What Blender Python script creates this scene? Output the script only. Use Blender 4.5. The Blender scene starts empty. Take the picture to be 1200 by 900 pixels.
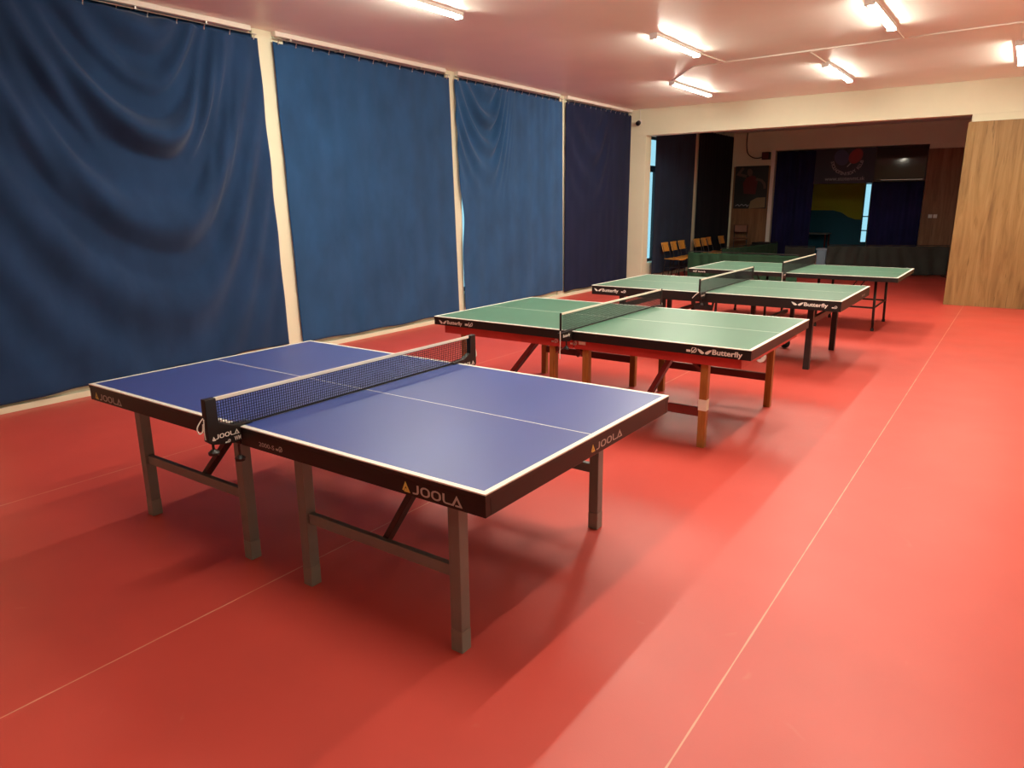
import bpy, bmesh, math, random
from mathutils import Vector, Matrix
random.seed(7)
S = bpy.context.scene
COL = S.collection
PI = math.pi

# ------------------------------------------------------------------ materials
def mat(name, color, rough=.5, metal=0., spec=.5, var=0., vscale=8., bump=0., bscale=200., sheen=0., coat=0., stretch=(1, 1, 1), color2=None):
    m = bpy.data.materials.new(name); m.use_nodes = True
    nt = m.node_tree; N = nt.nodes; L = nt.links
    b = N['Principled BSDF']
    b.inputs['Base Color'].default_value = (*color, 1)
    b.inputs['Roughness'].default_value = rough
    b.inputs['Metallic'].default_value = metal
    b.inputs['Specular IOR Level'].default_value = spec
    b.inputs['Sheen Weight'].default_value = sheen
    b.inputs['Coat Weight'].default_value = coat
    if var or color2 or bump:
        tc = N.new('ShaderNodeTexCoord'); mp = N.new('ShaderNodeMapping')
        mp.inputs['Scale'].default_value = stretch
        L.new(tc.outputs['Object'], mp.inputs['Vector'])
    if var or color2:
        nz = N.new('ShaderNodeTexNoise'); nz.inputs['Scale'].default_value = vscale
        nz.inputs['Detail'].default_value = 6
        L.new(mp.outputs['Vector'], nz.inputs['Vector'])
        cr = N.new('ShaderNodeValToRGB')
        c2 = color2 or tuple(min(1, c * (1 + var)) for c in color)
        c1 = color if color2 else tuple(c * (1 - var) for c in color)
        cr.color_ramp.elements[0].position = .3; cr.color_ramp.elements[1].position = .7
        cr.color_ramp.elements[0].color = (*c1, 1); cr.color_ramp.elements[1].color = (*c2, 1)
        L.new(nz.outputs['Fac'], cr.inputs['Fac']); L.new(cr.outputs['Color'], b.inputs['Base Color'])
    if bump:
        n2 = N.new('ShaderNodeTexNoise'); n2.inputs['Scale'].default_value = bscale
        L.new(mp.outputs['Vector'], n2.inputs['Vector'])
        bp = N.new('ShaderNodeBump'); bp.inputs['Strength'].default_value = bump; bp.inputs['Distance'].default_value = .01
        L.new(n2.outputs['Fac'], bp.inputs['Height']); L.new(bp.outputs['Normal'], b.inputs['Normal'])
    return m

def emit(name, color, strength):
    m = bpy.data.materials.new(name); m.use_nodes = True
    nt = m.node_tree; nt.nodes.clear()
    e = nt.nodes.new('ShaderNodeEmission'); o = nt.nodes.new('ShaderNodeOutputMaterial')
    e.inputs['Color'].default_value = (*color, 1); e.inputs['Strength'].default_value = strength
    nt.links.new(e.outputs[0], o.inputs[0]); return m

def floor_material():
    m = mat('red_sports_vinyl', (.55, .05, .04), rough=.36, spec=.78)
    nt = m.node_tree; N = nt.nodes; L = nt.links; b = N['Principled BSDF']
    tc = N.new('ShaderNodeTexCoord'); sep = N.new('ShaderNodeSeparateXYZ')
    L.new(tc.outputs['Object'], sep.inputs[0])
    # soft mottling
    n1 = N.new('ShaderNodeTexNoise'); n1.inputs['Scale'].default_value = 1.3; n1.inputs['Detail'].default_value = 8
    L.new(tc.outputs['Object'], n1.inputs['Vector'])
    cr = N.new('ShaderNodeValToRGB')
    cr.color_ramp.elements[0].position = .3; cr.color_ramp.elements[1].position = .7
    cr.color_ramp.elements[0].color = (*FLOOR_A, 1); cr.color_ramp.elements[1].color = (*FLOOR_B, 1)
    L.new(n1.outputs['Fac'], cr.inputs['Fac'])
    # welded seams running down the hall
    prev = cr.outputs['Color']
    wob = N.new('ShaderNodeTexNoise'); wob.inputs['Scale'].default_value = 6.
    L.new(tc.outputs['Object'], wob.inputs['Vector'])
    for sx in (-1.99, .07, 2.04):
        s1 = N.new('ShaderNodeMath'); s1.operation = 'SUBTRACT'; s1.inputs[1].default_value = sx
        L.new(sep.outputs['X'], s1.inputs[0])
        a1 = N.new('ShaderNodeMath'); a1.operation = 'ABSOLUTE'; L.new(s1.outputs[0], a1.inputs[0])
        w = N.new('ShaderNodeMath'); w.operation = 'MULTIPLY'; w.inputs[1].default_value = .0065
        L.new(wob.outputs['Fac'], w.inputs[0])
        lt = N.new('ShaderNodeMath'); lt.operation = 'LESS_THAN'
        L.new(a1.outputs[0], lt.inputs[0]); L.new(w.outputs[0], lt.inputs[1])
        mx = N.new('ShaderNodeMix'); mx.data_type = 'RGBA'
        mx.inputs['B'].default_value = (.78, .42, .27, 1)
        k = N.new('ShaderNodeMath'); k.operation = 'MULTIPLY'; k.inputs[1].default_value = .75
        L.new(lt.outputs[0], k.inputs[0])
        L.new(k.outputs[0], mx.inputs['Factor']); L.new(prev, mx.inputs['A']); prev = mx.outputs['Result']
    # faint pale scuffs
    vo = N.new('ShaderNodeTexNoise'); vo.inputs['Scale'].default_value = 3.2; vo.inputs['Detail'].default_value = 12; vo.inputs['Distortion'].default_value = 2.5
    L.new(tc.outputs['Object'], vo.inputs['Vector'])
    c3 = N.new('ShaderNodeValToRGB'); c3.color_ramp.elements[0].position = .70; c3.color_ramp.elements[1].position = .78
    c3.color_ramp.elements[0].color = (0, 0, 0, 1); c3.color_ramp.elements[1].color = (.16, .16, .16, 1)
    L.new(vo.outputs['Fac'], c3.inputs['Fac'])
    mx = N.new('ShaderNodeMix'); mx.data_type = 'RGBA'; mx.inputs['B'].default_value = (.7, .3, .22, 1)
    L.new(c3.outputs['Color'], mx.inputs['Factor']); L.new(prev, mx.inputs['A'])
    L.new(mx.outputs['Result'], b.inputs['Base Color'])
    # leathery grain
    n2 = N.new('ShaderNodeTexNoise'); n2.inputs['Scale'].default_value = 260.
    L.new(tc.outputs['Object'], n2.inputs['Vector'])
    n4 = N.new('ShaderNodeTexNoise'); n4.inputs['Scale'].default_value = 2.2
    L.new(tc.outputs['Object'], n4.inputs['Vector'])
    bp = N.new('ShaderNodeBump'); bp.inputs['Strength'].default_value = .12; bp.inputs['Distance'].default_value = .004
    L.new(n2.outputs['Fac'], bp.inputs['Height'])
    L.new(bp.outputs['Normal'], b.inputs['Normal'])
    mr = N.new('ShaderNodeMapRange'); mr.inputs['To Min'].default_value = .40; mr.inputs['To Max'].default_value = .50
    L.new(n4.outputs['Fac'], mr.inputs['Value']); L.new(mr.outputs[0], b.inputs['Roughness'])
    return m

def wood_material(name, dark, mid, light, rough=.45, grain=1.0):
    m = mat(name, mid, rough=rough, spec=.35)
    nt = m.node_tree; N = nt.nodes; L = nt.links; b = N['Principled BSDF']
    tc = N.new('ShaderNodeTexCoord'); mp = N.new('ShaderNodeMapping'); mp.inputs['Scale'].default_value = (7 * grain, 7 * grain, .55 * grain)
    L.new(tc.outputs['Object'], mp.inputs['Vector'])
    n = N.new('ShaderNodeTexNoise'); n.inputs['Scale'].default_value = 1.6; n.inputs['Detail'].default_value = 9; n.inputs['Roughness'].default_value = .62; n.inputs['Distortion'].default_value = .6
    L.new(mp.outputs['Vector'], n.inputs['Vector'])
    cr = N.new('ShaderNodeValToRGB'); e = cr.color_ramp.elements
    e[0].position = .28; e[0].color = (*dark, 1); e[1].position = .75; e[1].color = (*light, 1)
    k = e.new(.5); k.color = (*mid, 1)
    L.new(n.outputs['Fac'], cr.inputs['Fac'])
    # long dark cracks
    mp2 = N.new('ShaderNodeMapping'); mp2.inputs['Scale'].default_value = (26 * grain, 26 * grain, 1.3 * grain)
    L.new(tc.outputs['Object'], mp2.inputs['Vector'])
    n2 = N.new('ShaderNodeTexNoise'); n2.inputs['Scale'].default_value = 1.5; n2.inputs['Detail'].default_value = 4; n2.inputs['Distortion'].default_value = .4
    L.new(mp2.outputs['Vector'], n2.inputs['Vector'])
    c2 = N.new('ShaderNodeValToRGB'); c2.color_ramp.elements[0].position = .30; c2.color_ramp.elements[1].position = .38
    c2.color_ramp.elements[0].color = (.6, .6, .6, 1); c2.color_ramp.elements[1].color = (0, 0, 0, 1)
    L.new(n2.outputs['Fac'], c2.inputs['Fac'])
    mx = N.new('ShaderNodeMix'); mx.data_type = 'RGBA'; mx.inputs['B'].default_value = (*[d * .55 for d in dark], 1)
    L.new(c2.outputs['Color'], mx.inputs['Factor']); L.new(cr.outputs['Color'], mx.inputs['A'])
    L.new(mx.outputs['Result'], b.inputs['Base Color'])
    return m

def fabric(name, color, sheen=.35, rough=.9, var=.18):
    return mat(name, color, rough=rough, spec=.15, var=var, vscale=3., bump=.25, bscale=420., sheen=sheen, stretch=(1, 1, .6))

def glass_material():
    m = bpy.data.materials.new('window_glass'); m.use_nodes = True
    nt = m.node_tree; nt.nodes.clear()
    o = nt.nodes.new('ShaderNodeOutputMaterial'); t = nt.nodes.new('ShaderNodeBsdfTransparent'); g = nt.nodes.new('ShaderNodeBsdfGlossy')
    g.inputs['Roughness'].default_value = .03; t.inputs['Color'].default_value = (.93, .97, .97, 1)
    x = nt.nodes.new('ShaderNodeMixShader'); x.inputs[0].default_value = .06
    nt.links.new(t.outputs[0], x.inputs[1]); nt.links.new(g.outputs[0], x.inputs[2]); nt.links.new(x.outputs[0], o.inputs[0])
    return m

FLOOR_A = (.57, .062, .044); FLOOR_B = (.65, .074, .052)
LAMP_STRENGTH = 124.
M = {}
M['floor'] = floor_material()
M['ceiling'] = mat('ceiling_paint', (.90, .87, .82), rough=.40, spec=.4, bump=.25, bscale=1.6, var=.03, vscale=1.2)
M['cream'] = mat('cream_wall_paint', (.77, .765, .585), rough=.6, bump=.08, bscale=60, var=.03, vscale=2.)
M['white'] = mat('white_paint', (.82, .80, .74), rough=.5)
M['oak'] = wood_material('oak_panel_board', (.175, .096, .034), (.30, .178, .065), (.395, .252, .105), .5)
M['oak_old'] = wood_material('brown_wall_board', (.17, .085, .04), (.25, .13, .06), (.33, .18, .09), .55)
M['legwood'] = wood_material('varnished_leg_wood', (.25, .09, .02), (.37, .15, .035), (.46, .21, .06), .35, 2.2)
M['redpaint'] = mat('red_painted_apron', (.50, .035, .028), rough=.35, var=.08)
M['redwood'] = mat('dark_red_stained_wood', (.13, .014, .012), rough=.32, var=.15, vscale=5, stretch=(1, 1, 1))
M['black'] = mat('black_lacquer', (.012, .009, .009), rough=.42, spec=.4)
M['blacksteel'] = mat('black_powder_coat', (.014, .012, .012), rough=.38, spec=.5)
M['greysteel'] = mat('grey_powder_coat', (.19, .20, .20), rough=.42, metal=.1, var=.05)
M['greycap'] = mat('grey_foot_sleeve', (.22, .225, .21), rough=.45)
M['steel'] = mat('bright_steel', (.55, .54, .52), rough=.3, metal=1.)
M['bluetop'] = mat('blue_table_coating', (.042, .075, .31), rough=.40, spec=.8, bump=.06, bscale=700, var=.05, vscale=2.)
M['greentop'] = mat('green_table_coating', (.065, .180, .115), rough=.44, spec=.9, bump=.06, bscale=700, var=.05, vscale=2.)
M['line'] = mat('white_line_paint', (.86, .86, .78), rough=.45)
M['logo_white'] = mat('white_lettering', (.78, .76, .70), rough=.5)
M['logo_grey'] = mat('silver_grey_lettering', (.46, .45, .43), rough=.5)
M['logo_yellow'] = mat('yellow_logo', (.72, .57, .13), rough=.5)
M['net'] = mat('black_net_cord', (.012, .012, .014), rough=.8)
M['tape'] = mat('white_net_tape', (.80, .78, .68), rough=.7)
M['cord'] = mat('white_cord', (.78, .76, .70), rough=.7)
M['rubber'] = mat('black_rubber', (.02, .02, .02), rough=.7)
M['wheelgrey'] = mat('pale_wheel_plastic', (.85, .83, .78), rough=.5)
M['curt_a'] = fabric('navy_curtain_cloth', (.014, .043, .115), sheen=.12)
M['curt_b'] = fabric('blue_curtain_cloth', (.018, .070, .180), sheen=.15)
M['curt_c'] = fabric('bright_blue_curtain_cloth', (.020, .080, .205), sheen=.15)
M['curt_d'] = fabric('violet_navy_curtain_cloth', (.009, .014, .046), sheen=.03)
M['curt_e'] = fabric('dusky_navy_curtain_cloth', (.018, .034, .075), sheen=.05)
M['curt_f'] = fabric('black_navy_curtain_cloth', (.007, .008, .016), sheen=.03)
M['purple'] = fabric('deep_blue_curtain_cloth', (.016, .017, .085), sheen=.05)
M['banner'] = mat('navy_banner_print', (.018, .022, .045), rough=.55)
M['darkglass'] = mat('dark_smoked_glass', (.008, .008, .012), rough=.06, spec=.6)
M['greencloth'] = fabric('green_barrier_cloth', (.022, .062, .033), sheen=.03)
M['darkcloth'] = fabric('black_green_barrier_cloth', (.050, .056, .050), sheen=.1)
M['chairwood'] = mat('honey_plywood', (.80, .36, .06), rough=.35, var=.12, vscale=12, stretch=(1, 1, 4))
M['chairbrown'] = mat('red_brown_plywood', (.20, .075, .035), rough=.4, var=.1)
M['chairframe'] = mat('dark_chair_tube', (.03, .03, .035), rough=.35, metal=.6)
M['glass'] = glass_material()
M['frame'] = mat('dark_window_frame', (.02, .02, .022), rough=.5)
M['yellow'] = mat('yellow_mural_paint', (.78, .86, .04), rough=.6)
M['teal'] = mat('teal_mural_paint', (.02, .22, .36), rough=.6)
M['housing'] = mat('lamp_housing', (.80, .79, .76), rough=.5)
M['lamp'] = emit('lamp_diffuser_light', (1.0, .945, .77), LAMP_STRENGTH)
M['paleblue'] = mat('pale_blue_plastic', (.36, .52, .66), rough=.35)
M['dark'] = mat('dark_plastic', (.02, .018, .018), rough=.5)
M['poster_bg'] = mat('poster_black', (.013, .019, .017), rough=.5)
M['poster_red'] = mat('poster_red', (.10, .012, .012), rough=.5)
M['poster_skin'] = mat('poster_skin', (.095, .06, .045), rough=.5)
M['poster_sand'] = mat('poster_sand', (.24, .18, .09), rough=.5)
M['logo_red'] = mat('banner_red', (.26, .016, .02), rough=.5)
M['logo_blue'] = mat('banner_blue', (.05, .065, .16), rough=.5)
M['banner_grey'] = mat('banner_grey_lettering', (.34, .33, .36), rough=.5)
M['tabletop_grey'] = mat('pale_grey_board', (.42, .46, .46), rough=.5)

# ------------------------------------------------------------------ mesh builder
class MB:
    def __init__(s): s.v = []; s.f = []; s.m = []
    def add(s, vs, fs, mi=0):
        n = len(s.v); s.v += [tuple(p) for p in vs]
        for f in fs: s.f.append([n + i for i in f]); s.m.append(mi)
        return s
    def box(s, x0, x1, y0, y1, z0, z1, mi=0):
        P = [(x0, y0, z0), (x1, y0, z0), (x1, y1, z0), (x0, y1, z0), (x0, y0, z1), (x1, y0, z1), (x1, y1, z1), (x0, y1, z1)]
        return s.add(P, [(3, 2, 1, 0), (4, 5, 6, 7), (0, 1, 5, 4), (1, 2, 6, 5), (2, 3, 7, 6), (3, 0, 4, 7)], mi)
    def bar(s, a, b, w, h, up=(0, 0, 1), mi=0):
        a = Vector(a); b = Vector(b); d = (b - a).normalized(); u = Vector(up)
        r = d.cross(u)
        if r.length < 1e-4: r = d.cross(Vector((0, 1, 0)))
        r.normalize(); u = r.cross(d).normalized()
        P = []
        for c in (a, b):
            for i, j in ((-1, -1), (1, -1), (1, 1), (-1, 1)): P.append(c + r * i * w / 2 + u * j * h / 2)
        return s.add(P, [(3, 2, 1, 0), (4, 5, 6, 7), (0, 1, 5, 4), (1, 2, 6, 5), (2, 3, 7, 6), (3, 0, 4, 7)], mi)
    def cyl(s, a, b, r0, r1=None, n=16, mi=0):
        r1 = r0 if r1 is None else r1
        a = Vector(a); b = Vector(b); d = (b - a).normalized()
        t = Vector((1, 0, 0)) if abs(d.x) < .9 else Vector((0, 1, 0))
        e1 = d.cross(t).normalized(); e2 = d.cross(e1)
        P = []
        for c, r in ((a, r0), (b, r1)):
            for i in range(n):
                an = 2 * PI * i / n; P.append(c + (e1 * math.cos(an) + e2 * math.sin(an)) * r)
        F = [(i, n + i, n + (i + 1) % n, (i + 1) % n) for i in range(n)] + [tuple(range(n)), tuple(range(2 * n - 1, n - 1, -1))]
        return s.add(P, F, mi)
    def tube(s, pts, r, n=8, closed=False, mi=0):
        pts = [Vector(p) for p in pts]; m = len(pts); rings = []; e1 = None
        for i, p in enumerate(pts):
            if closed: d = pts[(i + 1) % m] - pts[i - 1]
            else: d = pts[min(i + 1, m - 1)] - pts[max(i - 1, 0)]
            d.normalize()
            if e1 is None:
                t = Vector((1, 0, 0)) if abs(d.x) < .9 else Vector((0, 1, 0)); e1 = d.cross(t).normalized()
            else:
                e1 = (e1 - d * e1.dot(d)).normalized()
            e2 = d.cross(e1)
            rings.append([p + (e1 * math.cos(2 * PI * k / n) + e2 * math.sin(2 * PI * k / n)) * r for k in range(n)])
        V = [v for rg in rings for v in rg]; F = []
        for i in range(m if closed else m - 1):
            j = (i + 1) % m
            for k in range(n): F.append((i * n + k, i * n + (k + 1) % n, j * n + (k + 1) % n, j * n + k))
        if not closed: F += [tuple(range(n - 1, -1, -1)), tuple(range((m - 1) * n, m * n))]
        return s.add(V, F, mi)
    def prism(s, poly, o, u, v, w, mi=0):
        """polygon (a,b) in plane o+a*u+b*v, extruded along vector w"""
        o = Vector(o); u = Vector(u); v = Vector(v); w = Vector(w); n = len(poly)
        P = [o + u * a + v * b for a, b in poly] + [o + u * a + v * b + w for a, b in poly]
        F = [tuple(range(n - 1, -1, -1)), tuple(range(n, 2 * n))] + [(i, (i + 1) % n, n + (i + 1) % n, n + i) for i in range(n)]
        return s.add(P, F, mi)
    def build(s, name, mats, parent=None, bevel=0., smooth=False, seg=2, solid=0.):
        me = bpy.data.meshes.new(name); me.from_pydata(s.v, [], s.f)
        for m in (mats if isinstance(mats, (list, tuple)) else [mats]): me.materials.append(m)
        for p, mi in zip(me.polygons, s.m): p.material_index = mi
        bm = bmesh.new(); bm.from_mesh(me)
        if not solid: bmesh.ops.recalc_face_normals(bm, faces=bm.faces)
        bm.to_mesh(me); bm.free()
        if smooth:
            for p in me.polygons: p.use_smooth = True
        me.update()
        o = bpy.data.objects.new(name, me); COL.objects.link(o)
        if parent: o.parent = parent
        if bevel:
            b = o.modifiers.new('bevel', 'BEVEL'); b.width = bevel; b.segments = seg; b.limit_method = 'ANGLE'; b.angle_limit = math.radians(40)
        if solid:
            k = o.modifiers.new('thickness', 'SOLIDIFY'); k.thickness = solid; k.offset = 0
        return o

def thing(name, label, cat, loc=(0, 0, 0), rz=0., group=None):
    o = bpy.data.objects.new(name, None); COL.objects.link(o); o.location = loc; o.rotation_euler = (0, 0, rz)
    o.empty_display_size = .1
    return tag(o, label, cat, group)
def tag(o, label, cat, group=None):
    o['label'] = label; o['category'] = cat
    if group: o['group'] = group
    return o
def struct(o): o['kind'] = 'structure'; return o
def copy_tree(o, parent=None):
    c = o.copy(); COL.objects.link(c)
    if parent: c.parent = parent
    for ch in o.children: copy_tree(ch, c)
    return c

# ------------------------------------------------------------------ lettering
def text_polys(txt, bold=.0):
    cu = bpy.data.curves.new('t', 'FONT'); cu.body = txt; cu.size = 1; cu.offset = bold; cu.resolution_u = 3
    ob = bpy.data.objects.new('t', cu); COL.objects.link(ob)
    bpy.context.view_layer.update()
    me = bpy.data.meshes.new_from_object(ob.evaluated_get(bpy.context.evaluated_depsgraph_get()))
    V = [(v.co.x, v.co.y) for v in me.vertices]; F = [tuple(p.vertices) for p in me.polygons]
    bpy.data.objects.remove(ob); bpy.data.curves.remove(cu); bpy.data.meshes.remove(me)
    return V, F
def stroke(pts, w, closed=False):
    pts = [Vector(p) for p in pts]; n = len(pts); L = []; R = []
    for i, p in enumerate(pts):
        if closed: a = pts[i - 1]; b = pts[(i + 1) % n]
        else: a = pts[i - 1] if i else None; b = pts[i + 1] if i < n - 1 else None
        d1 = (p - a).normalized() if a is not None else None
        d2 = (b - p).normalized() if b is not None else None
        if d1 is None: d1 = d2
        if d2 is None: d2 = d1
        t = (d1 + d2).normalized(); nr = Vector((-t.y, t.x)); k = 1 / max(.4, nr.dot(Vector((-d1.y, d1.x))))
        L.append(p + nr * w / 2 * k); R.append(p - nr * w / 2 * k)
    V = [tuple(x) for x in L] + [tuple(x) for x in R]
    F = [(i, (i + 1) % n, n + (i + 1) % n, n + i) for i in range(n if closed else n - 1)]
    return V, F
def merge(parts):
    V = []; F = []
    for (v, f, dx, dy) in parts:
        k = len(V); V += [(a + dx, b + dy) for a, b in v]; F += [tuple(i + k for i in q) for q in f]
    return V, F
def rrect(w, h, r, n=5):
    P = []
    for cx, cy, a0 in ((w - r, r, -90), (w - r, h - r, 0), (r, h - r, 90), (r, r, 180)):
        for i in range(n + 1):
            a = math.radians(a0 + 90 * i / n); P.append((cx + r * math.cos(a), cy + r * math.sin(a)))
    return P
def word_bold_caps():
    w = .17; i = w / 2
    J = stroke([(0, i), (.26, i), (.36, i + .03), (.42, i + .12), (.44, i + .25), (.44, 1)], w)
    O = stroke([(x + i, y + i) for x, y in rrect(.80 - w, 1 - w, .30)], w, True)
    Lc = stroke([(i, 1), (i, .34), (i + .04, .18), (i + .12, i + .02), (i + .25, i), (.62, i)], w)
    A = stroke([(-.02, i), (.16, i), (.47, .92), (.80, i), (.34, i)], w)
    x = 0; parts = []
    for g, adv in ((J, .66), (O, .90), (O, .92), (Lc, .66), (A, .9)):
        parts.append((*g, x, 0)); x += adv
    return merge(parts), x
def tri_logo():
    return merge([(*stroke([(.08, .10), (.40, .88), (.78, .10), (.36, .10), (.46, .36)], .22), 0, 0)])
def decal(name, shape, o, u, v, width, parent, m, height=None, thick=.0012):
    """lay 2-D lettering onto a face: width along u, height keeps aspect unless given"""
    V, F = shape
    x0 = min(p[0] for p in V); x1 = max(p[0] for p in V); y0 = min(p[1] for p in V); y1 = max(p[1] for p in V)
    sx = width / (x1 - x0); sy = sx if height is None else height / (y1 - y0)
    u = Vector(u); v = Vector(v); n = u.cross(v).normalized(); o = Vector(o)
    P = [o + u * (a - x0) * sx + v * (b - y0) * sy + n * thick for a, b in V]
    mb = MB(); mb.add(P, F)
    me = bpy.data.meshes.new(name); me.from_pydata(mb.v, [], mb.f); me.materials.append(m); me.update()
    ob = bpy.data.objects.new(name, me); COL.objects.link(ob)
    if parent: ob.parent = parent
    return ob
CAPS, CAPS_W = word_bold_caps()
TRI = tri_logo()
def wings():
    def leaf(sg):
        P = []
        for i in range(13):
            t = i / 12; P.append((sg * (.06 + .94 * t), .10 + .62 * t + .2 * t * t + .20 * math.sin(PI * t)))
        for i in range(12, -1, -1):
            t = i / 12; P.append((sg * (.06 + .94 * t * (1 - .06 * math.sin(PI * t))), -.02 + .62 * t + .2 * t * t - .52 * math.sin(PI * t) ** .7))
        return P
    a = leaf(1); b = [(x, y) for x, y in leaf(-1)][::-1]
    return merge([(a, [tuple(range(len(a)))], 0, 0), (b, [tuple(range(len(b)))], 0, 0)])
WINGS = wings()
BFLY = text_polys('Butterfly', .028)
def ball_mark():
    """small round approval emblem: ring with a slanted bat inside"""
    ring = stroke([(math.cos(2 * PI * i / 16), math.sin(2 * PI * i / 16)) for i in range(16)], .35, True)
    bat = stroke([(-1.0, -1.3), (.1, -.1), (.5, .5)], .4)
    bars = stroke([(-3.2, -.55), (-1.4, -.55)], .9)
    return merge([(*ring, 0, 0), (*bat, 0, 0), (*bars, 0, 0)])
BALL = ball_mark()

# ================================================================== SETTING
XW = -4.17; YB = 11.42; ZC = 3.5; YE = 17.9; XR = 4.6; YR = -6.0
struct(MB().box(-4.7, XR + .1, YR - .1, 23.6, -.1, 0).build('floor', M['floor']))
c = MB().box(-4.7, XR + .1, YR - .1, 23.6, ZC, ZC + .1).build('ceiling', M['ceiling']); struct(c)
struct(MB().box(XR, XR + .15, YR, 23.5, 0, ZC).build('wall_right', M['cream']))
struct(MB().box(-4.6, XR, YR - .12, YR, 0, ZC).build('wall_rear', M['cream']))
# left wall: sill wall, head and pillars; window bays between them
wl = MB()
wl.box(-4.6, XW - .035, -.35, YE, 0, .36); wl.box(-4.6, XW - .035, -.35, YE, 3.12, ZC)
wl.box(-4.6, XW - .035, YR, -.30, 0, ZC)
PIL = [(2.56, 2.95), (5.66, 5.965), (8.70, 8.95), (14.93, 15.45)]
for a, b in PIL: wl.box(-4.6, XW, a, b, 0, ZC)
wl.box(-4.6, XW - .03, 17.55, YE, 0, ZC); wl.box(-4.6, XW - .03, YE, 23.6, 0, ZC)
struct(wl.build('wall_left', M['cream'], bevel=.004))
struct(MB().box(-4.3, XW + .012, -.35, 11.40, 0, .055).build('baseboard_left', M['cream'], bevel=.003))
bays = [(-.30, 2.585), (2.80, 5.69), (5.93, 8.72), (8.94, 11.45), (11.70, 15.0), (15.45, 17.55)]
for i, (a, b) in enumerate(bays):
    w = thing('window_%d' % (i + 1), '', ''); del w['label']; del w['category']; struct(w)
    w.location = (-4.45, (a + b) / 2, .36)
    f = MB(); h = (b - a) / 2
    f.box(-.03, .03, -h, h, 0, .06); f.box(-.03, .03, -h, h, 2.70, 2.76); f.box(-.03, .03, -h, -h + .06, .06, 2.70); f.box(-.03, .03, h - .06, h, .06, 2.70)
    f.box(-.03, .03, -h + .06, h - .06, 2.00, 2.14); f.box(-.03, .03, -.04, .04, .06, 2.0)
    f.build('window_frame', M['frame'], w, bevel=.004)
    MB().box(-.004, .004, -h + .05, h - .05, .05, 2.71).build('window_pane', M['glass'], w)
# cross wall with the wide opening: left post, beam, right wall
struct(MB().box(-4.6, -3.79, YB, YB + .25, 0, 3.0).build('wall_post', M['cream'], bevel=.004))
struct(MB().box(-4.6, XR, YB, YB + .25, 3.0, ZC).build('wall_beam', M['cream'], bevel=.004))
struct(MB().box(1.78, XR, YB, YB + .25, 0, 3.0).build('wall_cross', M['cream'], bevel=.004))
# ceiling-level curtain housings (one per bay)
k = 0
for a, b in [(-.30, 2.50), (2.80, 5.60), (5.86, 8.62), (8.86, 11.40)]:
    k += 1
    t = MB().box(XW - .03, XW + .075, a, b, 3.452, ZC)
    t.cyl((XW + .022, b, 3.476), (XW + .022, b + .035, 3.476), .024, .012)
    struct(t.build('trim_%d' % k, M['white'], bevel=.006))
# twin steel track below each housing
for a, b in [(-.30, 2.57), (2.80, 5.69), (5.86, 8.72), (8.88, 11.40), (11.75, 15.0), (15.26, 17.5)]:
    k += 1
    t = MB()
    for dx, dz in ((.015, 3.438), (.06, 3.428)): t.cyl((XW + dx, a, dz), (XW + dx, b, dz), .005, n=8)
    y = a + .2
    while y < b: t.box(XW - .04, XW + .07, y - .008, y + .008, 3.430, 3.452); y += .7
    struct(t.build('trim_%d' % k, M['steel']))
for a, b in [(-.30, 2.56), (2.95, 5.66), (5.965, 8.70), (8.95, 11.40)]:
    k += 1
    struct(MB().box(XW - .028, XW - .018, a, b, 3.36, 3.452).build('trim_%d' % k, M['curt_a']))
# surface conduits on the ceiling
cond = [((-1.3, 7.52), (2.40, 7.22)), ((-.91, 6.64), (-.85, 7.48)), ((1.27, 6.55), (1.28, 7.31)), ((-1.3, 7.52), (-2.0, 8.45)), ((.22, 7.40), (.22, 8.4)), ((2.40, 7.22), (2.37, 8.4))]
for a, b in cond:
    k += 1
    struct(MB().bar((*a, ZC - .007), (*b, ZC - .007), .022, .014).build('trim_%d' % k, M['white'], bevel=.002))
# back wall of the rear room
bw = MB()
bw.box(-4.6, XR, YE, YE + .2, 3.0, ZC); bw.box(-4.6, -3.03, YE, YE + .2, 0, 3.0); bw.box(.56, XR, YE, YE + .2, 0, 3.0)
struct(bw.build('wall_back', M['cream'], bevel=.004))
struct(MB().box(-3.13, -3.03, YE - .05, YE, 0, 3.0).build('trim_40', M['white'], bevel=.004))
# painted wall of the room beyond
YM = 22.0
mw = MB()
yel = [(-4.6, 2.6), (-4.6, 1.42), (-2.3, 1.40), (-2.05, 1.33), (-1.85, 1.20), (-1.65, 1.13), (-1.47, 1.12), (-1.47, 2.6)]
mw.prism(yel, (0, YM, 0), (1, 0, 0), (0, 0, 1), (0, .12, 0), 0)
tea = [(-4.6, 1.42), (-4.6, 0), (-1.47, 0), (-1.47, 1.12), (-1.65, 1.13), (-1.85, 1.20), (-2.05, 1.33), (-2.3, 1.40)]
mw.prism(tea, (0, YM, 0), (1, 0, 0), (0, 0, 1), (0, .12, 0), 1)
mw.box(-4.6, -1.27, YM, YM + .12, 2.6, ZC, 2); mw.box(-1.27, XR, YM, YM + .12, 0, ZC, 2); mw.box(-1.47, -1.27, YM, YM + .12, 0, .42, 1)
struct(mw.build('wall_mural', [M['yellow'], M['teal'], M['cream']]))
w = thing('window_7', '', '', (-1.37, YM + .06, .42)); del w['label']; del w['category']; struct(w)
f = MB(); f.box(-.10, -.075, -.03, .03, 0, 2.18); f.box(.075, .10, -.03, .03, 0, 2.18)
for z in (0, .36, .78, 1.75, 2.15): f.box(-.075, .075, -.03, .03, z, z + .03)
f.build('window_frame', M['frame'], w)
MB().box(-.08, .08, -.004, .004, .01, 2.17).build('window_pane', M['glass'], w)

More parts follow.
